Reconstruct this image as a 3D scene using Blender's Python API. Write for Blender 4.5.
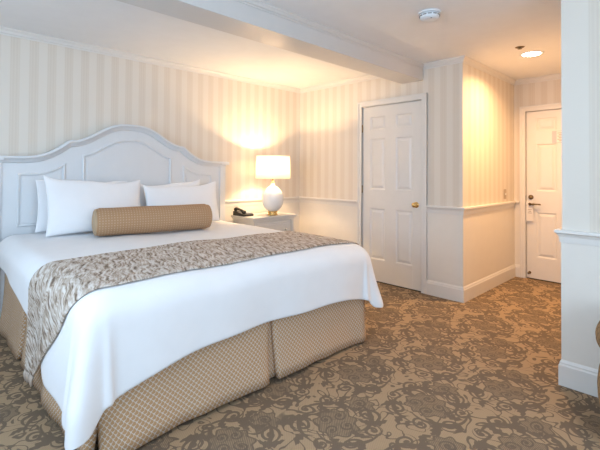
import bpy, bmesh, math, random
from mathutils import Vector, Matrix
PI = math.pi
random.seed(4)
S = bpy.context.scene
for o in list(bpy.data.objects): bpy.data.objects.remove(o)
COL = S.collection

# ------------------------------------------------------------------ camera
CX, CY, CZ = -3.9269, -4.0011, 1.2525
YAW, ROLL, PITCH, FPX, PYPX = .7771, .0065, .0174, 406.8355, 165.4331
fw = Vector((math.sin(YAW), math.cos(YAW), 0)); rt = Vector((math.cos(YAW), -math.sin(YAW), 0)); up = Vector((0, 0, 1))
fw, up = math.cos(PITCH)*fw + math.sin(PITCH)*up, math.cos(PITCH)*up - math.sin(PITCH)*fw
rt, up = math.cos(ROLL)*rt + math.sin(ROLL)*up, math.cos(ROLL)*up - math.sin(ROLL)*rt
cam = bpy.data.cameras.new('camera'); camo = bpy.data.objects.new('camera', cam); COL.objects.link(camo)
cam.sensor_fit = 'HORIZONTAL'; cam.sensor_width = 36; cam.lens = 36*FPX/600
cam.shift_y = -(225-PYPX)/600; cam.clip_start = .02
M4 = Matrix((rt, up, -fw)).transposed().to_4x4(); M4.translation = (CX, CY, CZ)
camo.matrix_world = M4
S.camera = camo

# ------------------------------------------------------------------ light and exposure
w = bpy.data.worlds.new('sky'); S.world = w; w.use_nodes = True
w.node_tree.nodes['Background'].inputs[0].default_value = (.72, .86, 1, 1)
w.node_tree.nodes['Background'].inputs[1].default_value = 1.0
S.view_settings.view_transform = 'Standard'; S.view_settings.look = 'None'
S.view_settings.gamma = 1; S.view_settings.use_curve_mapping = False
S.view_settings.exposure = 0.42
def area_light(name, loc, rot, sx, sy, power, color):
    l = bpy.data.lights.new(name, 'AREA'); l.shape = 'RECTANGLE'; l.size = sx; l.size_y = sy; l.energy = power; l.color = color
    o = bpy.data.objects.new(name, l); COL.objects.link(o); o.location = loc; o.rotation_euler = rot
    return o
# daylight falling through the two windows (behind the camera and left of the bed)
DAY = (.57, .77, 1)
area_light('daylight_window_front', (-3.3, -5.75, 1.55), (PI/2, 0, 0), 2.6, 1.3, 47, DAY)       # faces +y
area_light('daylight_window_left', (-5.15, -2.6, 1.55), (PI/2, 0, -PI/2), 2.6, 1.3, 52, DAY)     # faces +x
LAMP_POWER, DOWN_POWER = 48, 20
WARM = (1, .68, .37); WARM2 = (1, .58, .26)

# ------------------------------------------------------------------ shader helpers
def new_mat(name):
    m = bpy.data.materials.new(name); m.use_nodes = True
    return m, m.node_tree, m.node_tree.nodes['Principled BSDF']
class X:                                             # small maths-node expression builder
    nt = None
    def __init__(s, v): s.v = v
    def _op(s, op, o=None, c=None):
        n = X.nt.nodes.new('ShaderNodeMath'); n.operation = op
        for i, a in enumerate((s, o, c)):
            if a is None: continue
            a = a.v if isinstance(a, X) else a
            if isinstance(a, (int, float)): n.inputs[i].default_value = a
            else: X.nt.links.new(a, n.inputs[i])
        return X(n.outputs[0])
    def __add__(s, o): return s._op('ADD', o)
    def __sub__(s, o): return s._op('SUBTRACT', o)
    def __rsub__(s, o): return X(o)._op('SUBTRACT', s)
    def __mul__(s, o): return s._op('MULTIPLY', o)
    def __truediv__(s, o): return s._op('DIVIDE', o)
    __radd__ = __add__; __rmul__ = __mul__
    def abs(s): return s._op('ABSOLUTE')
    def fract(s): return s._op('FRACT')
    def floor(s): return s._op('FLOOR')
    def sin(s): return s._op('SINE')
    def cos(s): return s._op('COSINE')
    def sqrt(s): return s._op('SQRT')
    def lt(s, o): return s._op('LESS_THAN', o)
    def max(s, o): return s._op('MAXIMUM', o)
    def min(s, o): return s._op('MINIMUM', o)
    def mod2(s): return s._op('FLOORED_MODULO', 2.0)
    def atan2(s, o): return s._op('ARCTAN2', o)
    def below(s, o, soft):                           # 1 where s < o, with a soft edge
        o = o if isinstance(o, X) else X(o)
        r = (o - s)/soft + .5
        n = X.nt.nodes.new('ShaderNodeClamp'); X.nt.links.new(r.v, n.inputs[0]); return X(n.outputs[0])
def coords(nt, kind='Object'):
    n = nt.nodes.new('ShaderNodeTexCoord'); s = nt.nodes.new('ShaderNodeSeparateXYZ'); nt.links.new(n.outputs[kind], s.inputs[0])
    return n.outputs[kind], X(s.outputs[0]), X(s.outputs[1]), X(s.outputs[2])
def mix_col(nt, fac, a, b):
    n = nt.nodes.new('ShaderNodeMix'); n.data_type = 'RGBA'
    for i, v in ((0, fac), (6, a), (7, b)):
        if isinstance(v, X): v = v.v
        if isinstance(v, (int, float)): n.inputs[i].default_value = v
        elif isinstance(v, tuple): n.inputs[i].default_value = (*v, 1)
        else: nt.links.new(v, n.inputs[i])
    return n.outputs[2]
def noise(nt, vec, scale, detail=3, rough=.5, out=0):
    n = nt.nodes.new('ShaderNodeTexNoise'); n.inputs['Scale'].default_value = scale; n.inputs['Detail'].default_value = detail
    n.inputs['Roughness'].default_value = rough
    if vec is not None: nt.links.new(vec, n.inputs['Vector'])
    return n.outputs[out]
def mapping(nt, vec, scale, rot=(0, 0, 0)):
    n = nt.nodes.new('ShaderNodeMapping'); n.inputs['Scale'].default_value = scale; n.inputs['Rotation'].default_value = rot
    nt.links.new(vec, n.inputs['Vector']); return n.outputs[0]
def bump(nt, bs, h, strength, dist):
    n = nt.nodes.new('ShaderNodeBump'); n.inputs['Strength'].default_value = strength; n.inputs['Distance'].default_value = dist
    nt.links.new(h.v if isinstance(h, X) else h, n.inputs['Height']); nt.links.new(n.outputs[0], bs.inputs['Normal'])
def plain(name, col, rough=.5, metal=0, grain=0, gscale=60, spec=.5):
    m, nt, b = new_mat(name)
    b.inputs['Roughness'].default_value = rough; b.inputs['Metallic'].default_value = metal; b.inputs['Specular IOR Level'].default_value = spec
    v, *_ = coords(nt)
    nz = noise(nt, v, 9, 3)
    c = mix_col(nt, nz, tuple(x*.97 for x in col), tuple(min(1, x*1.03) for x in col))
    nt.links.new(c, b.inputs['Base Color'])
    if grain: bump(nt, b, noise(nt, v, gscale, 2), grain, .002)
    return m
MAT = {}
MAT['paint'] = plain('cream_trim_paint', (.80, .765, .72), .38)
MAT['door'] = plain('door_paint', (.80, .765, .72), .35)
MAT['wains'] = plain('wainscot_paint', (.82, .765, .69), .5, grain=.15, gscale=300)
MAT['ceil'] = plain('ceiling_paint', (.88, .88, .885), .8, grain=.1, gscale=150)
MAT['beam'] = plain('beam_satin_shaded', (.66, .635, .61), .3)  # satin finish; tone darkened to stand in for the shade on the beam
MAT['hb'] = plain('headboard_paint', (.74, .75, .76), .35)
MAT['stand'] = plain('nightstand_paint', (.72, .69, .64), .35)
MAT['gold'] = plain('brass', (.80, .55, .22), .22, 1)
MAT['hinge'] = plain('aged_brass', (.38, .27, .14), .4, 1)
MAT['bronze'] = plain('dark_bronze', (.22, .16, .09), .35, 1)
MAT['black'] = plain('black_plastic', (.03, .028, .027), .35)
MAT['grey_plastic'] = plain('grey_plastic', (.22, .21, .20), .45)
MAT['white_plastic'] = plain('white_plastic', (.80, .82, .84), .4)
MAT['darkwood'] = plain('dark_wood', (.05, .03, .02), .4)
MAT['cardpaper'] = plain('white_card', (.82, .78, .74), .6)
MAT['signgrey'] = plain('sign_metal', (.55, .54, .56), .4)
MAT['print'] = plain('grey_print', (.30, .28, .27), .6)
MAT['linen'] = plain('white_pillow_cotton', (.86, .86, .87), .85, grain=.12, gscale=40, spec=.2)
MAT['duvet'] = plain('white_duvet_cotton', (.86, .865, .88), .85, grain=.25, gscale=9, spec=.2)
MAT['mattress'] = plain('mattress_ticking', (.75, .74, .72), .9)
MAT['ceramic'] = plain('lamp_glaze', (.86, .85, .83), .18)
MAT['dark'] = plain('shadow_gap', (.03, .026, .022), .9)

def wallpaper(axis):
    m, nt, b = new_mat('striped_wallpaper_'+'xyz'[axis]); X.nt = nt
    v, *c = coords(nt); q = c[axis]
    per = .132
    tri = ((q/per + .26).fract() - .5).abs()
    st = tri.below(.25, .06)
    # fine woven thread and a thin pinstripe inside the darker bands
    thread = (q*PI*2/.0055).sin()*.5 + .5
    nz = X(noise(nt, mapping(nt, v, (120, 120, 9)), 1, 2))
    pin = ((q/.022).fract() - .5).abs().below(.2, .1)
    base = mix_col(nt, st, (.79, .725, .64), (.725, .645, .55))
    base = mix_col(nt, st*pin*.35 + nz*.12, base, (.80, .725, .63))
    nt.links.new(base, b.inputs['Base Color'])
    b.inputs['Roughness'].default_value = .55; b.inputs['Specular IOR Level'].default_value = .35
    bump(nt, b, thread*.5 + nz, .15, .001)
    return m
MAT['paper_x'] = wallpaper(0); MAT['paper_y'] = wallpaper(1)

def carpet():
    m, nt, b = new_mat('damask_carpet'); X.nt = nt
    v, x0, y0, z0 = coords(nt)
    nzc = nt.nodes.new('ShaderNodeTexNoise'); nzc.inputs['Scale'].default_value = 5; nzc.inputs['Detail'].default_value = 1
    nt.links.new(v, nzc.inputs['Vector']); sp = nt.nodes.new('ShaderNodeSeparateColor'); nt.links.new(nzc.outputs['Color'], sp.inputs[0])
    x = (x0 + (X(sp.outputs[0]) - .5)*.06)*1.28; y = (y0 + (X(sp.outputs[1]) - .5)*.06)*1.28
    W, H = .60, .62
    def loc(cx, cy):                                 # half-drop repeat around a motif centre
        u = (x - cx)/W + .5; col = u.floor()
        v_ = (y - cy)/H + .5 + col.mod2()*.5
        return (u.fract() - .5)*W, (v_.fract() - .5)*H
    dark = X(0.0); mid = X(0.0)
    def scroll(cx, cy, R, pitch, hand, ph, t=.24):
        nonlocal dark
        u, q = loc(cx, cy); r = (u*u + q*q).sqrt(); th = q.atan2(u)
        f = ((th*(hand/(2*PI)) + r/pitch + ph).fract() - .5).abs()
        band = f.below((r/R)*.10 + t - .06, .08)
        eye = r.below(pitch*.42, .006)
        dark = dark.max((band.max(eye))*r.below(R, .006))
    def leaf(cx, cy, ang, L, Wd, bend):
        nonlocal dark
        u, q = loc(cx, cy); c, s = math.cos(ang), math.sin(ang)
        a = u*c + q*s; n = q*c - u*s + a*a*bend
        f = a/L
        wd = (1 - f*f)*(f*.55 + 1)*((a*(2*PI/.036)).sin()*.22 + .80)*Wd
        dark = dark.max(n.abs().below(wd, .006)*a.abs().below(L, .004))
    def arc(cx, cy, R, t, a0, half):
        nonlocal dark
        u, q = loc(cx, cy); r = (u*u + q*q).sqrt(); c, s = math.cos(a0), math.sin(a0)
        th = (q*c - u*s).atan2(u*c + q*s).abs()
        dark = dark.max((r - R).abs().below((1 - th/half)*t + .004, .006)*th.below(half, .05))
    # hatched medallions with flowers inside
    ribs = ((x0 - y0)*(1/.012)).fract() - .5
    hatch = ribs.abs().below(.30, .1)
    for cx, cy, R, lobes in ((0, 0, .125, 9), (.29, .02, .085, 7)):
        u, q = loc(cx, cy); r = (u*u + q*q*.8).sqrt(); th = q.atan2(u)
        edge = (th*lobes).sin()*.012 + R
        mid = mid.max(r.below(edge, .006)); dark = dark.max((r - edge).abs().below(.006, .006))
    for k in range(4):
        a = k*PI/2 + .4
        scroll(.072*math.cos(a), .078*math.sin(a), .046, .030, 1 if k % 2 else -1, k*.23, .20)
    # scrolls, stems and leaves between the medallions
    for a in ((.215, -.10, .075, .044, 1, .1), (-.18, .13, .075, .042, -1, .3), (.16, .215, .07, .040, -1, .6), (-.10, -.215, .075, .042, 1, .2),
              (.09, -.20, .06, .036, -1, .8), (-.03, .235, .055, .034, 1, .4), (-.225, -.075, .06, .036, 1, .9), (.29, .02, .05, .030, -1, .2)):
        scroll(*a)
    for a in ((.17, .10, .9, .10, .040, 5), (-.13, .19, 2.3, .09, .036, -6), (-.17, -.15, 3.9, .10, .040, 5), (.155, -.16, 5.4, .10, .038, -5),
              (.05, .17, 1.4, .075, .030, 7), (.0, -.165, 4.6, .075, .030, -7), (.25, .155, .2, .075, .030, 8), (-.27, .06, 3.0, .07, .028, -8),
              (.21, -.01, 2.5, .07, .028, 8), (-.09, -.27, .5, .075, .028, -9)):
        leaf(*a)
    for a in ((0, .06, .19, .016, .6, 1.3), (.03, -.05, .205, .016, 3.9, 1.2), (.10, .02, .18, .014, 5.3, 1.0), (-.06, 0, .195, .014, 2.2, 1.0)):
        arc(*a)
    # thin vines wandering between the motifs
    nv = nt.nodes.new('ShaderNodeTexNoise'); nv.inputs['Scale'].default_value = 7; nv.inputs['Detail'].default_value = 0; nv.inputs['Distortion'].default_value = 1.6
    nt.links.new(v, nv.inputs['Vector'])
    vine = ((X(nv.outputs[0])*3.2).fract() - .5).abs().below(.10, .05)
    dark = dark.max(vine*(1 - mid*.6))
    pile = X(noise(nt, v, 260, 2)); blot = X(noise(nt, v, 3, 2))
    tan = mix_col(nt, ribs.abs().below(.2, .15)*.45, (.50, .35, .21), (.38, .26, .158))
    tan = mix_col(nt, mid*(hatch*.55 + .35), tan, (.20, .145, .098))
    c = mix_col(nt, dark*.92, tan, (.165, .121, .086))
    c = mix_col(nt, pile*.30 + blot*.12, c, (.20, .15, .105))
    nt.links.new(c, b.inputs['Base Color'])
    b.inputs['Roughness'].default_value = .95; b.inputs['Specular IOR Level'].default_value = .1
    bump(nt, b, pile + hatch*.3 - dark*.4, .5, .004)
    return m
MAT['carpet'] = carpet()

def lattice_fabric(name, base, light, p, dots=False, fac=.8):
    m, nt, b = new_mat(name); X.nt = nt
    v, u, q, _ = coords(nt, 'UV')
    wob = X(noise(nt, v, 30, 2)) - .5
    a = (u*(2*PI/p) + wob*.8); c = (q*(2*PI/p) + wob*.8)
    if dots:
        pat = (a.cos() + c.cos())._op('MULTIPLY', -1.0).below(-1.15, .3)
    else:
        pat = (a.cos() + c.cos() + (a*2 + c).sin()*.35).abs().below(.38, .3)
    weave = X(noise(nt, v, 700, 1))
    col = mix_col(nt, pat*fac, base, light)
    col = mix_col(nt, weave*.25, col, tuple(x*.75 for x in base))
    nt.links.new(col, b.inputs['Base Color'])
    b.inputs['Roughness'].default_value = .75; b.inputs['Specular IOR Level'].default_value = .25
    bump(nt, b, pat + weave*.4, .3, .002)
    return m
MAT['skirt'] = lattice_fabric('gold_lattice_fabric', (.53, .325, .165), (.74, .70, .66), .028, False, .9)
MAT['bolster'] = lattice_fabric('bolster_dot_fabric', (.42, .25, .135), (.64, .48, .34), .021, True, .6)
MAT['bolster_end'] = plain('bolster_end_fabric', (.48, .345, .22), .8)
MAT['ottoman'] = lattice_fabric('brown_gold_fabric', (.36, .22, .11), (.16, .10, .06), .05, False, .7)

def knit():
    m, nt, b = new_mat('feathered_knit'); X.nt = nt
    v, u, q, _ = coords(nt, 'UV')
    # slanted strands that swing left and right, like overlapping feathers
    th = (X(noise(nt, v, 4.5, 1)) - .5)*5.5 + ((q/.09)*PI).sin()*.35
    c, s_ = th.cos(), th.sin()
    cx = nt.nodes.new('ShaderNodeCombineXYZ'); bend = (X(noise(nt, v, 12, 1)) - .5)*.05
    nt.links.new(((u + q*.35 + bend)*62).v, cx.inputs[0]); nt.links.new(((q - u*.2)*10 + th*.25).v, cx.inputs[1])
    n1 = X(noise(nt, cx.outputs[0], 1, 3, .6))
    cr = nt.nodes.new('ShaderNodeValToRGB'); e = cr.color_ramp.elements
    e[0].position = .34; e[0].color = (.17, .12, .088, 1); e[1].position = .60; e[1].color = (.70, .645, .59, 1)
    k = e.new(.44); k.color = (.43, .34, .265, 1); k = e.new(.51); k.color = (.55, .465, .395, 1)
    nt.links.new(n1.v, cr.inputs[0]); nt.links.new(cr.outputs[0], b.inputs['Base Color'])
    b.inputs['Roughness'].default_value = .9; b.inputs['Specular IOR Level'].default_value = .15
    bump(nt, b, n1, .9, .012)
    return m
MAT['knit'] = knit()
def glass():
    m, nt, b = new_mat('window_glass'); nt.nodes.remove(b)
    t = nt.nodes.new('ShaderNodeBsdfTransparent'); g = nt.nodes.new('ShaderNodeBsdfGlossy'); g.inputs['Roughness'].default_value = .02
    mx = nt.nodes.new('ShaderNodeMixShader'); mx.inputs[0].default_value = .06
    nt.links.new(t.outputs[0], mx.inputs[1]); nt.links.new(g.outputs[0], mx.inputs[2]); nt.links.new(mx.outputs[0], nt.nodes['Material Output'].inputs[0])
    return m
MAT['glass'] = glass()
def shade_mat():
    m, nt, b = new_mat('linen_shade'); nt.nodes.remove(b)
    v, *_ = coords(nt)
    c = mix_col(nt, noise(nt, mapping(nt, v, (400, 400, 40)), 1, 2), (.86, .82, .76), (.92, .89, .84))
    d = nt.nodes.new('ShaderNodeBsdfDiffuse'); t = nt.nodes.new('ShaderNodeBsdfTranslucent')
    nt.links.new(c, d.inputs[0]); nt.links.new(c, t.inputs[0])
    mx = nt.nodes.new('ShaderNodeMixShader'); mx.inputs[0].default_value = .45
    nt.links.new(d.outputs[0], mx.inputs[1]); nt.links.new(t.outputs[0], mx.inputs[2]); nt.links.new(mx.outputs[0], nt.nodes['Material Output'].inputs[0])
    return m
MAT['shade'] = shade_mat()
def emit(name, col, s):
    m, nt, b = new_mat(name); b.inputs['Base Color'].default_value = (.9, .9, .9, 1)
    b.inputs['Emission Color'].default_value = (*col, 1); b.inputs['Emission Strength'].default_value = s
    return m
MAT['bulb'] = emit('lit_bulb', (1, .72, .42), 30); MAT['downglow'] = emit('lit_downlight_lens', (1, .86, .66), 22)

# ------------------------------------------------------------------ mesh helpers
class MB:
    def __init__(s): s.v = []; s.f = []; s.uv = []; s.sm = []
    def face(s, idx, uv=None, smooth=False): s.f.append(tuple(idx)); s.uv.append(uv); s.sm.append(smooth)
    def box(s, lo, hi):
        lo, hi = [min(a, b) for a, b in zip(lo, hi)], [max(a, b) for a, b in zip(lo, hi)]
        n = len(s.v)
        for z in (lo[2], hi[2]):
            for x, y in ((lo[0], lo[1]), (hi[0], lo[1]), (hi[0], hi[1]), (lo[0], hi[1])): s.v.append((x, y, z))
        for q in ((3, 2, 1, 0), (4, 5, 6, 7), (0, 1, 5, 4), (1, 2, 6, 5), (2, 3, 7, 6), (3, 0, 4, 7)): s.face([n+i for i in q])
        return s
    def grid(s, P, UV=None, smooth=True, closeu=False):   # P[i][j]
        n = len(s.v); I, J = len(P), len(P[0])
        for r in P: s.v += [tuple(p) for p in r]
        for i in range(I-1 + (1 if closeu else 0)):
            i2 = (i+1) % I
            for j in range(J-1):
                s.face((n+i*J+j, n+i2*J+j, n+i2*J+j+1, n+i*J+j+1), [UV[i][j], UV[i2][j], UV[i2][j+1], UV[i][j+1]] if UV else None, smooth)
        return s
    def lathe(s, prof, c=(0, 0, 0), n=32, axis='z', smooth=True, caps=True):
        rings = []
        for k in range(n):
            a = 2*PI*k/n; row = []
            for r, h in prof:
                d = (r*math.cos(a), r*math.sin(a), h)
                if axis == 'x': d = (h, r*math.cos(a), r*math.sin(a))
                if axis == 'y': d = (r*math.sin(a), h, r*math.cos(a))
                row.append((c[0]+d[0], c[1]+d[1], c[2]+d[2]))
            rings.append(row)
        b = len(s.v); J = len(prof)
        s.grid(rings, None, smooth, True)
        if caps:
            s.face([b+k*J for k in range(n)][::-1]); s.face([b+k*J+J-1 for k in range(n)])
        return s
    def tube(s, pts, r, n=8, cap=True):
        pts = [Vector(p) for p in pts]; rr = r if isinstance(r, (list, tuple)) else [r]*len(pts)
        rows = []; ref = None
        for i, p in enumerate(pts):
            t = (pts[min(i+1, len(pts)-1)] - pts[max(i-1, 0)]).normalized()
            if ref is None: ref = t.orthogonal().normalized()
            ref = (ref - t*ref.dot(t)).normalized(); bn = t.cross(ref)
            rows.append([p + (ref*math.cos(2*PI*k/n) + bn*math.sin(2*PI*k/n))*rr[i] for k in range(n)])
        b = len(s.v)
        cols = [[rows[i][k] for i in range(len(pts))] for k in range(n)]
        s.grid(cols, None, True, True); J = len(pts)
        if cap: s.face([b+k*J for k in range(n)]); s.face([b+k*J+J-1 for k in range(n)][::-1])
        return s
    def prism(s, poly, f0, f1):                           # poly of 2-D points, f0/f1 map them to the two faces
        n = len(poly); b = len(s.v)
        s.v += [tuple(f0(*p)) for p in poly] + [tuple(f1(*p)) for p in poly]
        s.face(list(range(b, b+n))); s.face(list(range(b+n, b+2*n))[::-1])
        for i in range(n): j = (i+1) % n; s.face((b+j, b+i, b+n+i, b+n+j))
        return s
    def xform(s, M): s.v = [tuple(M @ Vector(p)) for p in s.v]; return s
ORG = {}
def tag(o, label=None, cat=None, group=None, kind=None):
    if label: o['label'] = label
    if cat: o['category'] = cat
    if group: o['group'] = group
    if kind: o['kind'] = kind
    return o
def thing(name, base, label=None, cat=None, group=None, kind=None):
    o = bpy.data.objects.new(name, None); COL.objects.link(o); o.location = base; o.empty_display_size = .05
    ORG[o] = Vector(base); return tag(o, label, cat, group, kind)
def obj(name, mb, mat, parent=None, bevel=0, seg=2, solid=0, sub=0, offset=0):
    zs = [p[2] for p in mb.v]; xs = [p[0] for p in mb.v]; ys = [p[1] for p in mb.v]
    org = Vector(((min(xs)+max(xs))/2, (min(ys)+max(ys))/2, min(zs)))
    if name in ('floor', 'ceiling') or name.startswith('wall'): org = Vector((0, 0, 0))
    me = bpy.data.meshes.new(name); me.from_pydata([tuple(Vector(p)-org) for p in mb.v], [], mb.f)
    if any(u is not None for u in mb.uv):
        uvl = me.uv_layers.new(name='UVMap')
        for p, u in zip(me.polygons, mb.uv):
            if u is None: continue
            for li, q in zip(p.loop_indices, u): uvl.data[li].uv = q
    for p, sm in zip(me.polygons, mb.sm): p.use_smooth = sm
    bm = bmesh.new(); bm.from_mesh(me)
    bmesh.ops.recalc_face_normals(bm, faces=bm.faces)
    if bevel:
        bm.edges.ensure_lookup_table()
        es = [e for e in bm.edges if len(e.link_faces) == 2 and e.calc_face_angle(0) > .6]
        bmesh.ops.bevel(bm, geom=es, offset=bevel, segments=seg, profile=.6, affect='EDGES', clamp_overlap=True)
    bm.to_mesh(me); bm.free()
    me.materials.append(mat)
    o = bpy.data.objects.new(name, me); COL.objects.link(o)
    ORG[o] = org
    if parent: o.parent = parent; o.location = org - ORG[parent]
    else: o.location = org
    if solid:
        md = o.modifiers.new('thickness', 'SOLIDIFY'); md.thickness = solid; md.offset = offset
    if sub:
        md = o.modifiers.new('smooth', 'SUBSURF'); md.levels = sub; md.render_levels = sub
    return o
def box(name, lo, hi, mat, parent=None, bevel=.003, seg=2): return obj(name, MB().box(lo, hi), mat, parent, bevel, seg)
def struct(o, label=None): o['kind'] = 'structure'; tag(o, label); return o

def mould(p0, p1, nrm, prof, m0=0, m1=0):
    """profile (out, z) run from p0 to p1 on a wall; nrm points into the room; m = +1 outside corner, -1 inside corner, 0 square"""
    p0, p1, nrm = Vector((*p0, 0)), Vector((*p1, 0)), Vector((*nrm, 0)); d = (p1-p0).normalized()
    a, b = MB(), []
    mb = MB(); n = len(prof)
    for P, m, sg in ((p0, m0, -1), (p1, m1, 1)):
        for o_, z in prof: q = P + nrm*o_ + d*(sg*m*o_); mb.v.append((q.x, q.y, z))
    mb.face(range(n)); mb.face(list(range(n, 2*n))[::-1])
    for i in range(n): j = (i+1) % n; mb.face((j, i, n+i, n+j))
    return mb

# ------------------------------------------------------------------ room shell
ZC, ZR = 2.40, .92
YB, XE, XP, YP = -2.2791, 1.4652, -1.0931, -3.3616
XL, YF = -5.0, -5.6
T = .12
CROWN = [(0, 2.345), (.005, 2.345), (.005, 2.355), (.014, 2.360), (.020, 2.376), (.036, 2.391), (.036, ZC), (0, ZC)]
RAIL = [(0, .845), (.010, .845), (.012, .862), (.014, .880), (.022, .896), (.034, .904), (.034, .918), (.030, .922), (0, .922)]
BASE = [(0, 0), (.018, 0), (.018, .118), (.013, .128), (.013, .135), (.006, .150), (0, .152)]
CASE_W = .066

struct(obj('floor', MB().box((XL-T, YF-T, -.08), (XE+T, T, 0)), MAT['carpet']), 'taupe scroll patterned carpet over the whole floor')
ceil = struct(obj('ceiling', MB().box((XL-T, YF-T, ZC), (XE+T, T, ZC+.08)), MAT['ceil']), 'off white plaster ceiling')
def wall(name, label, boxes, axis, p0, p1, nrm, m0=0, m1=0, rails=None, bases=None):
    mb = MB()
    for lo, hi in boxes: mb.box(lo, hi)
    wo = struct(obj(name, mb, MAT['paper_x' if axis == 0 else 'paper_y']), label)
    obj('crown_molding', mould(p0, p1, nrm, CROWN, m0, m1), MAT['paint'], wo)
    for a, b, ma, mb_ in (rails if rails is not None else [(p0, p1, m0, m1)]):
        obj('chair_rail', mould(a, b, nrm, RAIL, ma, mb_), MAT['paint'], wo)
        obj('wainscot', mould(a, b, nrm, [(0, .10), (.005, .10), (.005, .86), (0, .86)], ma, mb_), MAT['wains'], wo)
    return wo
def baseboard(side, runs, nrm):
    b0 = None
    for a, b, ma, mb_ in runs:
        o = obj('baseboard_'+side, mould(a, b, nrm, BASE, ma, mb_), MAT['paint']); struct(o, 'cream baseboard')
# back wall behind the headboard
wall('wall_back', 'striped cream wallpaper wall behind the headboard', [((XL-T, 0, 0), (0+T, T, ZC))], 0, (XL, 0), (0, 0), (0, -1), -1, -1)
baseboard('back', [((XL, 0), (0, 0), -1, -1)], (0, -1))
# closet wall with door opening
D1 = (-1.071, -1.839, 2.03)
c0, c1 = D1[0]+CASE_W, D1[1]-CASE_W
wall('wall_closet', 'striped wallpaper wall with the closet door', [((0, D1[0]+.012, 0), (T, 0, ZC)), ((0, YB, 0), (T, D1[1]-.012, ZC)), ((0, D1[1]-.012, D1[2]+.012), (T, D1[0]+.012, ZC)),
     ((.06, D1[1]-.012, 0), (T, D1[0]+.012, D1[2]+.012))],
     1, (0, 0), (0, YB), (-1, 0), -1, 1, [((0, 0), (0, c0), -1, 0), ((0, c1), (0, YB), 0, 1)])
baseboard('closet', [((0, 0), (0, c0), -1, 0), ((0, c1), (0, YB), 0, 1)], (-1, 0))
# entry passage, left side
wall('wall_entry', 'warm lit striped wall leading to the entry door', [((T, YB, 0), (XE+T, YB+T, ZC))], 0, (0, YB), (XE, YB), (0, -1), 1, -1)
baseboard('entry', [((0, YB), (XE, YB), 1, -1)], (0, -1))
# end wall with the entry door
D2 = (-2.414, -3.270, 2.003)
e0, e1 = D2[0]+.070, D2[1]-.070
wall('wall_end', 'striped wall around the entry door', [((XE, D2[0]+.012, 0), (XE+T, YB, ZC)), ((XE, YP, 0), (XE+T, D2[1]-.012, ZC)), ((XE, D2[1]-.012, D2[2]+.012), (XE+T, D2[0]+.012, ZC)),
     ((XE+.06, D2[1]-.012, 0), (XE+T, D2[0]+.012, D2[2]+.012))],
     1, (XE, YB), (XE, YP), (-1, 0), -1, -1, [((XE, YB), (XE, e0), -1, 0)])
baseboard('end', [((XE, YB), (XE, e0), -1, 0)], (-1, 0))
# near wall end on the right, its passage face and its room face
wall('wall_passage', 'striped wall on the hidden side of the passage', [((XP, YP-T, 0), (XE+T, YP, ZC))], 0, (XE, YP), (XP, YP), (0, 1), -1, 1)
baseboard('passage', [((XE, YP), (XP, YP), -1, 1)], (0, 1))
wall('wall_right', 'pale striped wall end at the right edge', [((XP, YF-T, 0), (XP+T, YP-T, ZC))], 1, (XP, YP), (XP, YF), (-1, 0), 1, -1)
baseboard('right', [((XP, YP), (XP, YF), 1, -1)], (-1, 0))
# left wall and front wall, each with a window (behind the camera)
wy0, wy1, wz0, wz1 = -4.0, -1.2, .85, 2.28
wall('wall_left', 'striped wall with a window left of the bed', [((XL-T, YF-T, 0), (XL, T, wz0)), ((XL-T, YF-T, wz1), (XL, T, ZC)), ((XL-T, YF-T, wz0), (XL, wy0, wz1)), ((XL-T, wy1, wz0), (XL, T, wz1))],
     1, (XL, YF), (XL, 0), (1, 0), -1, -1)
baseboard('left', [((XL, YF), (XL, 0), -1, -1)], (1, 0))
fx0, fx1 = -4.6, -2.0
wall('wall_front', 'striped wall with a window behind the camera', [((XL-T, YF-T, 0), (XP+T, YF, wz0)), ((XL-T, YF-T, wz1), (XP+T, YF, ZC)), ((XL-T, YF-T, wz0), (fx0, YF, wz1)), ((fx1, YF-T, wz0), (XP+T, YF, wz1))],
     0, (XP, YF), (XL, YF), (0, 1), -1, -1)
baseboard('front', [((XP, YF), (XL, YF), -1, -1)], (0, 1))
def window(name, A, B, horizontal):
    if horizontal: f = lambda u, d, z: (u, YF-.06+d, z)
    else: f = lambda u, d, z: (XL-.06+d, u, z)
    o = thing(name, f((A+B)/2, 0, wz0), 'white framed window letting in daylight', None, None, 'structure')
    for a, b, z0, z1 in ((A, A+.05, wz0, wz1), (B-.05, B, wz0, wz1), ((A+B)/2-.025, (A+B)/2+.025, wz0, wz1)): box('window_frame', f(a, -.03, z0), f(b, .03, z1), MAT['paint'], o)
    for z0, z1 in ((wz0, wz0+.05), (wz1-.05, wz1)): box('window_frame', f(A+.05, -.03, z0), f(B-.05, .03, z1), MAT['paint'], o)
    m_ = (A+B)/2
    for a, b in ((A+.05, m_-.025), (m_+.025, B-.05)): box('pane', f(a, -.004, wz0+.05), f(b, .004, wz1-.05), MAT['glass'], o, 0)
window('window_1', wy0, wy1, False); window('window_2', fx0, fx1, True)
# ceiling beam with a small crown on its front
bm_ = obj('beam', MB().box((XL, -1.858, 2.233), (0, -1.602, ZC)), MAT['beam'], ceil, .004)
obj('crown_molding', mould((XL, -1.858), (0, -1.858), (0, -1), [(0, 2.352), (.005, 2.352), (.006, 2.362), (.014, 2.368), (.018, 2.382), (.024, 2.390), (.024, ZC), (0, ZC)], 0, 0), MAT['beam'], bm_)

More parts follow.
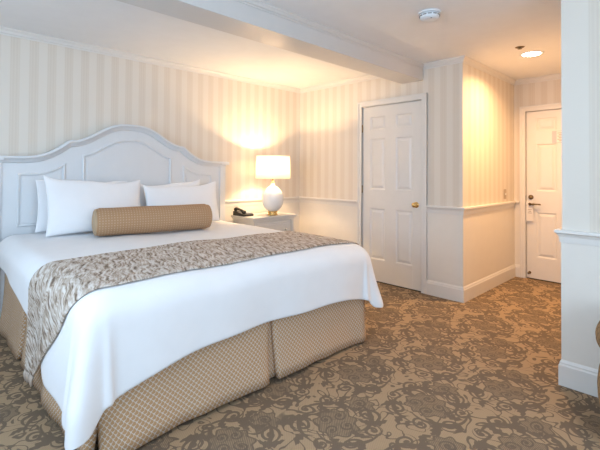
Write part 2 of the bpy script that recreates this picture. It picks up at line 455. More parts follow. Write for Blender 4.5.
# ------------------------------------------------------------------ doors
def door(name, label, xw, y0, W, H, cols, rows, cw, hinges):
    f = lambda u, d, z: (xw-d, y0-u, z)                     # u to the right, d out of the wall
    o = thing(name, (xw, y0-W/2, 0), label, None, None, 'structure')
    sl = obj('door_slab', MB().box(f(.0035, -.045, .012), f(W-.0035, -.016, H-.004)), MAT['door'], o, .001)
    us = [(.0035, cols[0][0])] + [(cols[i][1], cols[i+1][0]) for i in range(len(cols)-1)] + [(cols[-1][1], W-.0035)]
    zs = [(.012, rows[0][0])] + [(rows[i][1], rows[i+1][0]) for i in range(len(rows)-1)] + [(rows[-1][1], H-.004)]
    for k, (a, b) in enumerate(us):
        if k in (0, len(us)-1): box('stile', f(a, -.016, .012), f(b, -.004, H-.004), MAT['door'], sl, .002)
        else:
            for r in rows: box('stile', f(a, -.016, r[0]), f(b, -.004, r[1]), MAT['door'], sl, .0)
    for a, b in zs: box('rail', f(us[0][1], -.016, a), f(us[-1][0], -.004, b), MAT['door'], sl, .0)
    for c in cols:
        for r in rows:
            mb = MB()
            rings = [(0, -.0045), (.006, -.0065), (.014, -.0135), (.022, -.0135), (.044, -.006), (.046, -.005)]
            for i, (ins, d) in enumerate(rings):
                mb.v += [f(c[0]+ins, d, r[0]+ins), f(c[1]-ins, d, r[0]+ins), f(c[1]-ins, d, r[1]-ins), f(c[0]+ins, d, r[1]-ins)]
                if i:
                    for k in range(4): q = (k+1) % 4; mb.face((4*i-4+k, 4*i-4+q, 4*i+q, 4*i+k))
            n = len(mb.v); mb.face((n-4, n-3, n-2, n-1))
            obj('panel', mb, MAT['door'], sl)
    # casing with a stepped profile, mitred by stacking boxes
    for k, (a0, a1, d) in enumerate(((.004, cw, .014), (cw-.020, cw, .022), (.004, .016, .018))):
        mb = MB().box(f(-a1, 0, 0), f(-a0, d, H+a1)); mb.box(f(W+a0, 0, 0), f(W+a1, d, H+a1)); mb.box(f(-a0, 0, H+a0), f(W+a0, d, H+a1))
        obj('casing' if k == 0 else 'casing_bead', mb, MAT['paint'], o, .002)
    # dark jamb line round the slab
    obj('jamb', MB().box(f(-.010, -.056, 0), f(.0, -.002, H+.010)).box(f(W, -.056, 0), f(W+.010, -.002, H+.010)).box(f(0, -.056, H), f(W, -.002, H+.010)), MAT['paint'], o)
    obj('under_door_shade', MB().box(f(0, -.056, 0), f(W, -.010, .006)), MAT['dark'], o)  # near-black strip painting in the shade under the door slab
    for z in hinges:
        h = obj('hinge', MB().lathe([(.0065, z-.045), (.0065, z+.045)], f(.001, .008, 0), 10), MAT['hinge'], o)
    return o, f
d1, f1 = door('door_1', 'white six panel closet door with a round brass knob', 0, D1[0], D1[0]-D1[1], D1[2],
              [(.105, .314), (.452, .661)], [(.255, .845), (1.06, 1.655), (1.752, 1.91)], CASE_W, (1.777, 1.061, .293))
kx, ky, kz = f1(.705, -.004, .915)
k = obj('knob', MB().lathe([(.001, -.066), (.016, -.064), (.026, -.054), (.028, -.044), (.024, -.034), (.012, -.028), (.010, -.010), (.030, -.008), (.032, -.002), (.032, 0)], (kx, ky, kz), 28, 'x'), MAT['gold'], d1)
d2, f2 = door('door_2', 'white six panel entry door at the end of the passage', XE, D2[0], D2[0]-D2[1], D2[2],
              [(.108, .321), (.535, .748)], [(.265, .80), (1.05, 1.61), (1.765, 1.92)], .068, ())
lx, ly, lz = f2(.050, -.004, .893)
hd = obj('door_handle', MB().lathe([(.008, -.05), (.012, -.05), (.012, -.012), (.030, -.010), (.032, 0)], (lx, ly, lz), 24, 'x').tube([(lx-.045, ly+.006, lz), (lx-.05, ly-.03, lz+.001), (lx-.05, ly-.075, lz+.003), (lx-.046, ly-.115, lz+.002)], [.012, .011, .009, .008], 10), MAT['bronze'], d2)
obj('deadbolt', MB().lathe([(.010, -.022), (.014, -.020), (.026, -.010), (.029, 0)], f2(.050, -.004, .975), 24, 'x'), MAT['bronze'], d2)
box('strike_plate', f2(-.006, .0, .935), f2(-.0015, .0055, .995), MAT['bronze'], d2, .001)
obj('door_stop', MB().lathe([(.004, -.06), (.011, -.058), (.011, -.045), (.006, -.04), (.006, -.008), (.016, -.006), (.016, 0)], f2(.035, -.004, .077), 14, 'x'), MAT['bronze'], d2)

# ------------------------------------------------------------------ bed
BX = -2.37
ZT = .711                                            # top of the duvet
bed = thing('bed', (BX, -1.1, 0), 'king size bed with white painted arched headboard and gold skirt', 'bed')
def rounded(x0, x1, y0, y1, z0, z1, r):
    mb = MB().box((x0, y0, z0), (x1, y1, z1)); return mb
obj('box_spring', rounded(BX-.93, BX+.93, -2.10, -.10, .16, .48, .03), MAT['mattress'], bed, .03, 3)
obj('mattress', rounded(BX-.935, BX+.935, -2.12, -.10, .482, ZT-.022, .06), MAT['mattress'], bed, .06, 4)
for sx in (-1, 1):
    for yy in (-.2, -2.0):
        obj('leg', MB().lathe([(.022, 0), (.03, .16)], (BX+sx*.85, yy, 0), 12), MAT['darkwood'], bed)
# headboard
HX = -2.355
top = [(0, 1.692), (.06, 1.691), (.11, 1.686), (.16, 1.674), (.21, 1.653), (.26, 1.626), (.31, 1.595), (.36, 1.565), (.41, 1.54), (.45, 1.524), (.49, 1.514), (.525, 1.514),
       (.545, 1.505), (.58, 1.476), (.62, 1.446), (.67, 1.415), (.73, 1.388), (.79, 1.373), (.86, 1.366), (1.0, 1.365), (1.075, 1.365)]
full = [(-a, z) for a, z in reversed(top[1:])] + top
hb = obj('headboard', MB().prism([(a, z-.01) for a, z in full] + [(1.075, .10), (-1.075, .10)], lambda a, z: (HX+a, -.051, z), lambda a, z: (HX+a, -.084, z)), MAT['hb'], bed)
def ribbon(path, prof, closed=False):                # sweep profile (out, depth) along an outline in the headboard plane; out = left normal
    n = len(path); rows = []
    for i, (a, z) in enumerate(path):
        p = path[(i-1) % n] if closed or i else path[i]; q = path[(i+1) % n] if closed or i < n-1 else path[i]
        d0 = Vector((path[i][0]-p[0], path[i][1]-p[1])); d1_ = Vector((q[0]-path[i][0], q[1]-path[i][1]))
        if d0.length == 0: d0 = d1_
        if d1_.length == 0: d1_ = d0
        n0 = Vector((-d0.y, d0.x)).normalized(); n1 = Vector((-d1_.y, d1_.x)).normalized()
        m = (n0+n1); m = m/max(.3, m.dot(n0)) if m.length > 1e-6 else n0
        rows.append([(HX+a+m.x*o, y, z+m.y*o) for o, y in prof])
    if closed: rows.append(rows[0])
    mb = MB(); b = 0
    P = [[r[j] for j in range(len(prof))] + [r[0]] for r in rows]
    mb.grid(P, None, False)
    if not closed:
        k = len(prof)+1
        mb.face([j for j in range(k-1)]); mb.face([(len(rows)-1)*k + j for j in range(k-1)][::-1])
    return mb
obj('cap_molding', ribbon(full, [(.004, -.041), (.004, -.134), (-.012, -.138), (-.020, -.128), (-.030, -.114), (-.046, -.102), (-.052, -.084), (-.052, -.041)]), MAT['hb'], hb)
for s in (-1, 1):
    box('post', (HX+s*1.005, -.046, 0), (HX+s*1.075, -.101, 1.330), MAT['hb'], hb, .004)
    box('post_cap', (HX+s*.995, -.039, 1.333), (HX+s*1.10, -.140, 1.367), MAT['hb'], hb, .006)
def hb_panel(outline):
    cx_ = sum(p[0] for p in outline)/len(outline)
    p = obj('panel', ribbon(outline, [(.0, -.082), (.0, -.092), (.008, -.098), (.018, -.094), (.022, -.082)], True), MAT['hb'], hb)
    # inner raised field, inset from the bead
    n = len(outline); inn = []
    for i, (a, z) in enumerate(outline):
        d0 = (Vector(outline[i]) - Vector(outline[i-1])).normalized(); d1_ = (Vector(outline[(i+1) % n]) - Vector(outline[i])).normalized()
        n0, n1 = Vector((-d0.y, d0.x)), Vector((-d1_.y, d1_.x)); m = n0+n1; m = m/max(.3, m.dot(n0))
        inn.append((a+m.x*.036, z+m.y*.036))
    obj('panel_field', MB().prism(inn, lambda a, z: (HX+a, -.080, z), lambda a, z: (HX+a, -.089, z)), MAT['hb'], hb, .003)
arch = [(0, 1.555), (.06, 1.552), (.12, 1.538), (.17, 1.518), (.22, 1.492), (.27, 1.46), (.32, 1.43), (.37, 1.407), (.42, 1.398)]
centre = [(-a, z) for a, z in reversed(arch[1:])] + arch
hb_panel([(-.42, .80), (.42, .80)] + centre[::-1])        # counter-clockwise
side = [(.555, 1.32), (.60, 1.292), (.65, 1.265), (.71, 1.243), (.78, 1.232), (.90, 1.230)]
hb_panel([(.555, .80), (.90, .80)] + side[::-1])
hb_panel([(-.90, .80), (-.555, .80)] + [(-a, z) for a, z in side])

# bed skirt: one panel per run between the box pleats, each hanging with soft waves
def skirt_panel(p0, p1, nrm, z0, z1, flare, seed, name='skirt_panel', amp=.007, ret=True):
    rnd = random.Random(seed); p0, p1, nrm = Vector(p0), Vector(p1), Vector(nrm); L = (p1-p0).length; d = (p1-p0)/L
    ph = [rnd.uniform(0, 6) for _ in range(3)]
    N = max(10, int(L/.03)); pts = []
    if ret: pts.append((-.0, -.045))
    pts += [(L*i/N, 0) for i in range(N+1)]
    if ret: pts.append((L, -.045))
    P, UV = [], []; acc = 0; last = None
    for a, o_ in pts:
        if last is not None: acc += math.hypot(a-last[0], o_-last[1])
        last = (a, o_); row, uvr = [], []
        for j in range(9):
            f = j/8; z = z0 + (z1-z0)*f; h = 1-f
            wob = amp*h*(math.sin(a*9+ph[0]) + .6*math.sin(a*17+ph[1]) + .4*math.sin(a*31+ph[2]))
            edge = min(1, min(a, L-a)/.10)
            pull = (1-edge)*h*.030
            q = p0 + d*(a + (pull if a < L/2 else -pull)) + nrm*(o_ + flare*h*h + wob*min(1, edge+.3))
            dz = .006*math.sin(a*5+ph[2])*h
            row.append((q.x, q.y, z+dz)); uvr.append((acc+seed*.37, z))
        P.append(row); UV.append(uvr)
    return obj(name, MB().grid(P, UV), MAT['skirt'], bed, solid=.004)
SL, SR, SF = -3.325, -1.402, -2.145
skirt_panel((SL+.005, SF), (-2.345, SF), (0, -1), .022, .47, .035, 1)
skirt_panel((-2.325, SF), (SR-.005, SF), (0, -1), .022, .47, .035, 2)
skirt_panel((-2.42, SF+.028), (-2.25, SF+.028), (0, -1), .03, .46, .02, 5, 'pleat_insert', .001, False)
skirt_panel((SL, -.895), (SL, SF-.005), (-1, 0), .022, .47, .035, 3)
skirt_panel((SL, -.10), (SL, -.83), (-1, 0), .022, .47, .035, 4)
skirt_panel((SL+.028, -.78), (SL+.028, -.95), (-1, 0), .03, .46, .02, 6, 'pleat_insert', .001, False)
skirt_panel((SR, SF-.005), (SR, -.895), (1, 0), .022, .47, .035, 7)
skirt_panel((SR, -.83), (SR, -.10), (1, 0), .022, .47, .035, 8)

# ------------------------------------------------------------------ duvet and runner share one draped form
AH, LF, RHO = .895, 2.070, .115                      # half width and foot line where the top starts to roll over
def drape(dx, dy, x, y, lift=0.0):
    """x, y: point on the flat top; dx, dy: signed overhang past the edge. Returns the draped position."""
    m = math.hypot(dx, dy)
    lim = .60 if dx < 0 else .52
    if dx and dy and m > lim: q = (lim+.15*(m-lim))/m; dx *= q; dy *= q; m *= q
    crown = .010*max(0, 1-((x-BX)/1.0)**2) + .02*math.exp(-((y+.1)/.35)**2)
    soft = .004*math.sin(x*5.1+y*3.3) + .003*math.sin(x*11-y*7)
    if m < 1e-6: return Vector((x, y, ZT+crown+soft+lift))
    ux, uy = dx/m, dy/m
    R = RHO+lift
    if m < RHO*PI/2: a = m/RHO; g, f = R*math.sin(a), RHO - R*math.cos(a)
    else:
        e = m-RHO*PI/2; g, f = R + e*.04, RHO + e*.995
    ang = math.atan2(abs(uy), abs(ux))               # 0 on the side, pi/2 on the foot
    if dx and dy:
        k = min(1, m/.5)**1.5
        g += k*(.085*math.sin(ang*2)**2 + .018*math.sin(ang*9+.5))
    elif m > RHO:
        s_ = y if dx else x
        g += min(1, (m-RHO)/.3)*(.010*math.sin(s_*6.3+1) + .006*math.sin(s_*13.7))
    return Vector((x+ux*g, y+uy*g, ZT+crown+soft-f))
def curve(t, pts):
    for (a, b), (c, d) in zip(pts, pts[1:]):
        if t <= c or (c, d) == pts[-1]: f = max(0, min(1, (t-a)/(c-a))); f = f*f*(3-2*f); return b+(d-b)*f
def duvet_mesh():
    S_, T_ = [], []
    ov = .47
    xs = [(-AH-ov*(1-i/20)) for i in range(20)] + [-AH + 2*AH*i/44 for i in range(45)] + [AH+ov*(i+1)/16 for i in range(16)]
    ys = [.13 + (LF-.13)*i/52 for i in range(53)] + [LF+ov*(i+1)/18 for i in range(18)]
    P = []
    for s in xs:
        row = []
        for t in ys:
            sx = max(0, abs(s)-AH)/ov; ty = max(0, t-LF)/ov
            q = min(1, abs(s)/AH)
            if s < 0: side_over = curve(t, ((.1, .24), (.4, .25), (.77, .275), (1.22, .345), (1.5, .49), (1.75, .57), (2.07, .58)))
            else: side_over = .26 + .11*min(1, max(0, (t-.3)/(LF-.3)))**1.6
            side_over += .004*math.sin(t*9)
            foot_over = .405 + (.11*q**4 if s < 0 else .05*q**3) + .006*math.sin(s*7)
            dx = math.copysign(sx*side_over, s); dy = -ty*foot_over
            row.append(drape(dx, dy, BX+max(-AH, min(AH, s)), -min(t, LF)))
        P.append(row)
    return MB().grid(P)
dv = tag(obj('duvet', duvet_mesh(), MAT['duvet'], None, solid=.012, sub=1, offset=1), 'plain white duvet draped over the bed', 'duvet')

def runner_mesh():
    P, UV = [], []
    oL, oR = .62, .40
    ss = [-AH-oL*(1-i/24) for i in range(24)] + [-AH + 2*AH*i/48 for i in range(49)] + [AH+oR*(i+1)/14 for i in range(14)]
    for s in ss:
        row, uvr = [], []
        d = max(0, abs(s)-AH); dx = math.copysign(d, s)
        t0 = 1.33 + (.02*(s/AH) if abs(s) < AH else .02*math.copysign(1, s)) + .008*math.sin(s*8)
        t1 = 2.075 + .008*math.sin(s*6+1)
        if s < -AH: t1 -= (d/oL)**1.6*.62
        for j in range(27):
            t = t0+(t1-t0)*j/26
            ty = max(0, t-LF)
            row.append(drape(dx, -ty, BX+max(-AH, min(AH, s)), -min(t, LF), .015 + .002*math.sin(s*40+j)*math.sin(j*1.3)))
            uvr.append((s, t))
        P.append(row); UV.append(uvr)
    return MB().grid(P, UV), P
rm, RP = runner_mesh()
rn = tag(obj('bed_runner', rm, MAT['knit'], None, solid=.010, sub=1, offset=1), 'taupe and ivory feather knit runner laid across the foot of the bed', 'bed runner')
for k in range(7):
    p = RP[0][2+k*4]
    q = [p + Vector((-.004, .004*math.sin(k), 0)), p + Vector((-.010, .006, -.022)), p + Vector((-.008, .003*math.cos(k*2), -.05-.004*(k % 3)))]
    obj('tassel', MB().tube(q, [.006, .007, .004], 6), MAT['knit'], rn)

# ------------------------------------------------------------------ pillows and bolster
def pillow(label, cx, cy, zb, W, H, Tk, lean, yaw, seed, droop=0):
    rnd = random.Random(seed); n = 28; P = [[], []]
    ph = [rnd.uniform(0, 6) for _ in range(4)]
    for sgn in (0, 1):
        for i in range(n+1):
            row = []
            for j in range(n+1):
                u, v = 2*i/n-1, 2*j/n-1
                u_, v_ = math.sin(u*PI/2), math.sin(v*PI/2)
                th = Tk/2*max(0, (1-u_**2)*(1-v_**2))**.42*(1 - .25*v_)
                th *= 1 + .05*math.sin(u*5+ph[0])*math.sin(v*4+ph[1])
                x = W/2*u_*(1-.055*(1-v_**2)); z = H/2*v_*(1-.15*(1-u_**2)*(1 if v_ > 0 else .35))
                if v_ > 0: z += droop*u_*v_ + .008*math.sin(u*7+ph[2])*v_
                row.append((x, th if sgn else -th, z))
            P[sgn].append(row)
    mb = MB().grid(P[0]).grid([r[::-1] for r in P[1]])
    M_ = Matrix.Translation((cx, cy, zb)) @ Matrix.Rotation(yaw, 4, 'Z') @ Matrix.Rotation(-lean, 4, 'X') @ Matrix.Translation((0, 0, H/2*.97))
    mb.xform(M_)
    o = obj('pillow', mb, MAT['linen'])
    bm = bmesh.new(); bm.from_mesh(o.data); bmesh.ops.remove_doubles(bm, verts=bm.verts, dist=.0005); bmesh.ops.recalc_face_normals(bm, faces=bm.faces); bm.to_mesh(o.data); bm.free()
    for p in o.data.polygons: p.use_smooth = True
    md = o.modifiers.new('smooth', 'SUBSURF'); md.levels = md.render_levels = 1
    return tag(o, label, 'pillow', 'white bed pillows')
zp = ZT+.046
pillow('white pillow against headboard, behind the front pillow on the left', -2.79, -.215, zp+.01, .73, .42, .105, .04, 0, 1, -.01)
pillow('white pillow against headboard, behind the front pillow nearest the lamp', -2.03, -.215, zp+.01, .73, .395, .105, .04, 0, 2, .02)
pillow('white front pillow on the left, leaning behind the brown bolster', -2.745, -.43, zp, .77, .45, .15, .20, .02, 3, -.022)
pillow('white front pillow nearest the lamp, leaning behind the brown bolster', -1.96, -.43, zp, .77, .395, .15, .20, -.03, 4, .012)
def bolster():
    L, r = .92, .113; c = Vector((-2.378, -.69, ZT+.028+r)); N = 40
    t = thing('bolster', (c.x, c.y, c.z-r), 'brown dotted cylindrical bolster cushion lying in front of the pillows', 'bolster')
    P, UV = [], []
    for k in range(N+1):
        a = 2*PI*k/N; row, uvr = [], []
        for i in range(31):
            f = i/30; x = -L/2+L*f; e = min(f, 1-f)*L
            rr = r*(1 - .10*max(0, 1-e/.03)**2) * (1+.012*math.sin(x*14+a*2))
            row.append((c.x+x, c.y+rr*math.cos(a), c.z+rr*math.sin(a)*.98)); uvr.append((x, a*r))
        P.append(row); UV.append(uvr)
    RZ = Matrix.Translation(c) @ Matrix.Rotation(-.19, 4, 'Z') @ Matrix.Translation(-c)
    obj('cover', MB().grid(P, UV).xform(RZ), MAT['bolster'], t)
    for s in (-1, 1):
        x = c.x+s*L/2
        pr = [(r*.90, 0), (r*.8, s*.010), (r*.5, s*.018), (r*.12, s*.020), (.012, s*.019)]
        obj('end_panel', MB().lathe([(a, b) for a, b in pr], (x, c.y, c.z), 32, 'x').xform(RZ), MAT['bolster_end'], t)
        pts = [(x, c.y+r*.90*math.cos(a), c.z+r*.90*.98*math.sin(a)) for a in [2*PI*k/32 for k in range(33)]]
        obj('piping', MB().tube(pts, .004, 6).xform(RZ), MAT['bolster_end'], t)
bolster()

# ------------------------------------------------------------------ nightstand
nx0, nx1, ny0, ny1, nz = -1.163, -.490, -.465, -.045, .75
ns = thing('nightstand', ((nx0+nx1)/2, (ny0+ny1)/2, 0), 'off white painted nightstand with drawers under the table lamp', 'nightstand')
obj('top', MB().box((nx0, ny0, nz-.022), (nx1, ny1, nz)), MAT['stand'], ns, .005, 3)
obj('top_molding', MB().box((nx0+.012, ny0+.012, nz-.038), (nx1-.012, ny1, nz-.023)).box((nx0+.024, ny0+.024, nz-.056), (nx1-.024, ny1, nz-.039)), MAT['stand'], ns, .004, 2)
bx0, bx1, by0 = nx0+.035, nx1-.035, ny0+.040
obj('body', MB().box((bx0, by0, .09), (bx1, ny1-.005, nz-.056)), MAT['stand'], ns, .003)
for s in (bx0-.004, bx1-.036): box('corner_stile', (s, by0-.012, .0), (s+.040, by0+.03, nz-.057), MAT['stand'], ns, .003)
obj('plinth', MB().box((bx0-.006, by0-.006, .05), (bx1+.006, ny1-.006, .10)), MAT['stand'], ns, .004)
for s in (bx0+.005, bx1-.045): box('foot', (s, ny1-.06, 0), (s+.04, ny1-.02, .06), MAT['stand'], ns, .003)
for z0, z1 in ((.485, .675), (.295, .475), (.115, .285)):
    d = obj('drawer', MB().box((bx0+.045, by0-.011, z0), (bx1-.045, by0+.01, z1)), MAT['stand'], ns, .004)
    box('drawer_field', (bx0+.070, by0-.016, z0+.022), (bx1-.070, by0-.010, z1-.022), MAT['stand'], d, .003)
    for xk in (bx0+.14, bx1-.14):
        obj('knob', MB().lathe([(.002, -.034), (.012, -.032), (.016, -.024), (.013, -.016), (.007, -.012), (.007, 0)], (xk, by0-.015, (z0+z1)/2), 16, 'y'), MAT['stand'], d)

# ------------------------------------------------------------------ table lamp
lx0, ly0 = -.803, -.372
lamp = thing('table_lamp', (lx0, ly0, nz), 'lit table lamp with white drum shade and white body on brass foot', 'lamp')
obj('foot', MB().lathe([(.058, nz+.001), (.060, nz+.006), (.060, nz+.014), (.052, nz+.020), (.052, nz+.030), (.058, nz+.036), (.058, nz+.046), (.05, nz+.050)], (lx0, ly0, 0), 32), MAT['gold'], lamp)
obj('body', MB().lathe([(.050, .800), (.072, .812), (.098, .838), (.114, .870), (.123, .905), (.126, .940), (.125, .965), (.119, .995), (.107, 1.022), (.089, 1.048), (.066, 1.070), (.044, 1.086), (.026, 1.096), (.020, 1.122)], (lx0, ly0, 0), 40), MAT['ceramic'], lamp)
obj('neck', MB().lathe([(.019, 1.121), (.022, 1.127), (.020, 1.135), (.010, 1.14), (.008, 1.17), (.016, 1.175), (.016, 1.22), (.008, 1.225)], (lx0, ly0, 0), 20), MAT['gold'], lamp)
sh = obj('shade', MB().lathe([(.203, 1.182), (.197, 1.443)], (lx0, ly0, 0), 48, caps=False), MAT['shade'], lamp, solid=.002)
for z, r in ((1.182, .203), (1.443, .197)):
    obj('rim', MB().tube([(lx0+r*math.cos(a), ly0+r*math.sin(a), z) for a in [2*PI*k/40 for k in range(41)]], .0028, 6), MAT['shade'], sh)
mb = MB()
for k in range(3): a = k*2*PI/3; mb.tube([(lx0+.01*math.cos(a), ly0+.01*math.sin(a), 1.42), (lx0+.197*math.cos(a), ly0+.197*math.sin(a), 1.43)], .0018, 5)
mb.tube([(lx0+.012, ly0, 1.205), (lx0+.05, ly0, 1.26), (lx0+.045, ly0, 1.37), (lx0, ly0, 1.42)], .0018, 5).tube([(lx0-.012, ly0, 1.205), (lx0-.05, ly0, 1.26), (lx0-.045, ly0, 1.37), (lx0, ly0, 1.42)], .0018, 5)
obj('harp', mb, MAT['gold'], lamp)
obj('bulb', MB().lathe([(.012, 1.225), (.016, 1.245), (.028, 1.27), (.030, 1.29), (.024, 1.312), (.008, 1.325)], (lx0, ly0, 0), 20), MAT['bulb'], lamp)
pl = bpy.data.lights.new('lamp_light', 'POINT'); pl.energy = LAMP_POWER; pl.color = WARM; pl.shadow_soft_size = .035
po = bpy.data.objects.new('lamp_light', pl); COL.objects.link(po); po.parent = lamp; po.location = (0, 0, 1.318-nz)

# ------------------------------------------------------------------ telephone
px, py = -1.088, -.185
ph = thing('telephone', (px, py, nz), 'black desk telephone on the nightstand beside the lamp', 'telephone')
obj('base', MB().prism([(-.10, 0), (.10, 0), (.10, .022), (-.06, .052), (-.10, .050)], lambda a, z: (px-.075, py-a*1.0, nz+.001+z), lambda a, z: (px+.075, py-a, nz+.001+z)), MAT['black'], ph, .006, 3)
hs = [(px-.048, py+.085, nz+.068), (px-.05, py+.06, nz+.082), (px-.05, py, nz+.074), (px-.05, py-.055, nz+.058), (px-.048, py-.085, nz+.042)]
obj('handset', MB().tube(hs, [.024, .017, .014, .017, .024], 10), MAT['black'], ph)
kp = obj('keypad', MB().prism([(-.02, .0465), (.085, .027), (.085, .029), (-.02, .0485)], lambda a, z: (px-.015, py-a, nz+.001+z), lambda a, z: (px+.06, py-a, nz+.001+z)), MAT['grey_plastic'], ph)
for i in range(3):
    for j in range(4):
        yy = py-.0-.02*j-.005; zz = nz+.0475-.0037*(j+.2)*1.02
        box('key', (px-.006+.021*i, yy-.014, zz-.004), (px+.008+.021*i, yy, zz+.002), MAT['white_plastic'], kp, .001)
obj('cord', MB().tube([(px-.05+.006*math.cos(k*1.3), py-.10-.004*k**.5+.006*math.sin(k*1.3), nz+.012+.0004*k) for k in range(30)], .0025, 5), MAT['black'], ph)

# ------------------------------------------------------------------ fittings
sd = thing('smoke_detector', (-1.245, -2.585, ZC), 'white round smoke detector on the ceiling', 'smoke detector')
SX, SY = -1.245, -2.585
obj('mount', MB().lathe([(.078, ZC-.012), (.080, ZC)], (SX, SY, 0), 32), MAT['white_plastic'], sd)
obj('housing', MB().lathe([(.030, ZC-.050), (.058, ZC-.047), (.066, ZC-.036), (.070, ZC-.013)], (SX, SY, 0), 32), MAT['white_plastic'], sd)
for k in range(12):
    a = 2*PI*k/12
    m_ = Matrix.Translation((SX, SY, ZC-.026)) @ Matrix.Rotation(a, 4, 'Z')
    obj('vent_slot', MB().box((.0655, -.012, -.003), (.0715, .012, .003)).xform(m_), MAT['grey_plastic'], sd)
obj('indicator', MB().lathe([(.004, ZC-.052), (.006, ZC-.049)], (SX-.03, SY-.03, 0), 10), MAT['grey_plastic'], sd)

RX, RY = .36, -2.79
rl = thing('recessed_light', (RX, RY, ZC), 'lit round recessed ceiling light over the passage', 'ceiling light')
obj('trim_ring', MB().lathe([(.082, ZC-.004), (.100, ZC-.006), (.106, ZC-.001), (.082, ZC-.001)], (RX, RY, 0), 40, caps=False), MAT['white_plastic'], rl)
obj('lens', MB().lathe([(.02, ZC-.006), (.07, ZC-.005), (.082, ZC-.002)], (RX, RY, 0), 40), MAT['downglow'], rl)
al = bpy.data.lights.new('recessed_light_beam', 'AREA'); al.shape = 'DISK'; al.size = .16; al.spread = math.radians(152); al.energy = DOWN_POWER; al.color = WARM2
ao = bpy.data.objects.new('recessed_light_beam', al); COL.objects.link(ao); ao.parent = rl; ao.location = (0, 0, -.010)

QX, QY = .055, -2.78
sp_ = thing('sprinkler_head', (QX, QY, ZC), 'small dark sprinkler head on the ceiling beside the recessed light', 'sprinkler')
obj('plate', MB().lathe([(.030, ZC-.006), (.040, ZC-.001)], (QX, QY, 0), 20), MAT['bronze'], sp_)
obj('nozzle', MB().lathe([(.006, ZC-.014), (.010, ZC-.012), (.008, ZC-.0065)], (QX, QY, 0), 12), MAT['bronze'], sp_)
obj('deflector', MB().lathe([(.018, ZC-.017), (.018, ZC-.0145)], (QX, QY, 0), 16), MAT['bronze'], sp_)

MAT['switch'] = plain('almond_plastic', (.50, .41, .31), .5)
sw = thing('light_switch', (1.14, YB, .965), 'cream light switch plate on the passage wall above the chair rail', 'light switch')
box('plate', (1.105, YB-.006, .958), (1.178, YB-.0005, 1.072), MAT['switch'], sw, .002)
box('toggle', (1.136, YB-.016, 1.005), (1.147, YB-.006, 1.027), MAT['paint'], sw, .002)

# privacy tag hanging on the handle, with printed lines
ty, tz = ly+.004, lz
dt = thing('door_hanger', (lx-.028, ty, tz-.2), 'white privacy hanger on the entry door handle', 'door hanger')
mb = MB(); N = 20
out = [(-.038, -.20), (.038, -.20), (.038, .028), (.026, .040), (-.026, .040), (-.038, .028)]
ringo = [(.017*math.cos(2*PI*k/N), .017*math.sin(2*PI*k/N)) for k in range(N)]
# card built as plate below plus ring round the handle neck
mb.prism([(-.038, -.20), (.038, -.20), (.038, -.019), (-.038, -.019)], lambda a, z: (lx-.030, ty-a, tz+z), lambda a, z: (lx-.0275, ty-a, tz+z))
cr = []
for k in range(N+1):
    a = 2*PI*k/N
    c_, s_ = math.cos(a), math.sin(a); q = .038/max(abs(c_), abs(s_))
    ox, oz = q*c_, q*s_
    if oz < -.019: ox, oz = (ox*(.019/-oz), -.019)
    cr.append(((ox, oz), (.0175*c_, .0175*s_)))
for dxx in (-.030, -.0275):
    mb.grid([[(lx+dxx, ty-o_[0], tz+o_[1]), (lx+dxx, ty-i_[0], tz+i_[1])] for o_, i_ in cr], None, False)
card = obj('card', mb, MAT['cardpaper'], dt)
for z, wd in ((-.065, .040), (-.085, .028), (-.105, .044)): box('printed_line', (lx-.0306, ty-wd/2, tz+z-.003), (lx-.0301, ty+wd/2, tz+z+.003), MAT['print'], card, 0)
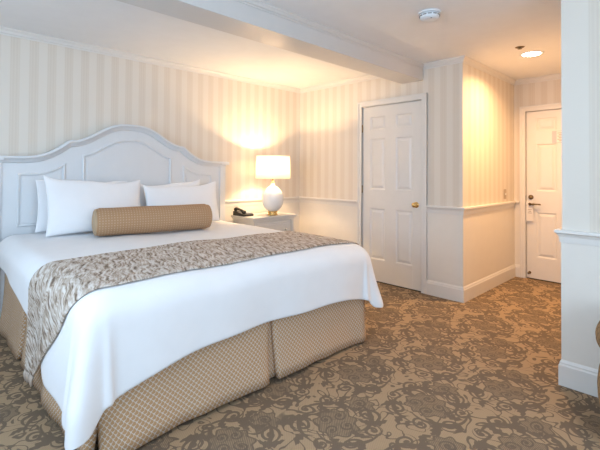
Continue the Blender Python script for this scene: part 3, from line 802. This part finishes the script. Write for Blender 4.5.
# notice on the entry door
s0, s1, sz0, sz1 = -2.689, -2.93, 1.612, 1.752
sg = thing('door_notice', (XE+.003, (s0+s1)/2, sz0), 'small grey notice plate fixed on the entry door', 'sign')
pt = box('plate', (XE-.0005, s1, sz0), (XE+.0035, s0, sz1), MAT['signgrey'], sg, .001)
box('paper', (XE-.0012, s1+.006, sz0+.006), (XE-.0006, s0-.045, sz1-.006), MAT['cardpaper'], sg, 0)
for k in range(6):
    z = sz1-.026-k*.018; box('printed_line', (XE-.0018, s0-.17-.01*(k % 3), z-.003), (XE-.0013, s0-.055-.012*(k % 2), z+.003), MAT['print'], pt, 0)
# round fitting on the hidden passage face of the near wall
th_ = thing('wall_thermostat', (XP+.08, YP, 1.30), 'small pale round fitting peeking from behind the wall edge', 'thermostat')
obj('mount', MB().lathe([(.046, .001), (.046, .005)], (XP+.09, YP, 1.35), 28, 'y'), MAT['white_plastic'], th_)
obj('dial', MB().lathe([(.042, .005), (.038, .013), (.028, .016)], (XP+.09, YP, 1.35), 28, 'y'), MAT['white_plastic'], th_)

# ------------------------------------------------------------------ upholstered ottoman at the right edge
ox0, ox1, oy0, oy1 = -1.62, -1.16, -4.10, -3.592
ot = thing('upholstered_ottoman', ((ox0+ox1)/2, (oy0+oy1)/2, 0), 'brown gold upholstered seat with dark legs at the right edge by the pale wall', 'ottoman')
def puff(x0, x1, y0, y1, z0, z1, bulge, n=26):
    P, UV = [], []
    cx_, cy_ = (x0+x1)/2, (y0+y1)/2; a, b = (x1-x0)/2, (y1-y0)/2
    for k in range(64):
        t = 2*PI*k/64; c_, s_ = math.cos(t), math.sin(t); e = .42
        dx, dy = math.copysign(abs(c_)**e, c_), math.copysign(abs(s_)**e, s_)
        row, uvr = [], []
        for j in range(n+1):
            f = j/n; h = math.sin(f*PI)**bulge if 0 < f < 1 else 0
            w_ = max(.02, h*(1+.012*math.sin(t*14+f*9)))
            row.append((cx_+a*dx*w_, cy_+b*dy*w_, z0+(z1-z0)*(.5-.5*math.cos(f*PI)))); uvr.append((t*.3, f*(z1-z0)*1.6))
        P.append(row); UV.append(uvr)
    return MB().grid(P, UV, True, True)
obj('cushion', puff(ox0, ox1, oy0, oy1, .385, .592, .32), MAT['ottoman'], ot)
obj('upholstered_body', puff(ox0+.006, ox1-.006, oy0+.006, oy1-.006, .085, .400, .16), MAT['ottoman'], ot)
for x in (ox0+.06, ox1-.06):
    for y in (oy0+.045, oy1-.055): obj('leg', MB().lathe([(.014, 0), (.024, .12)], (x, y, 0), 12), MAT['darkwood'], ot)
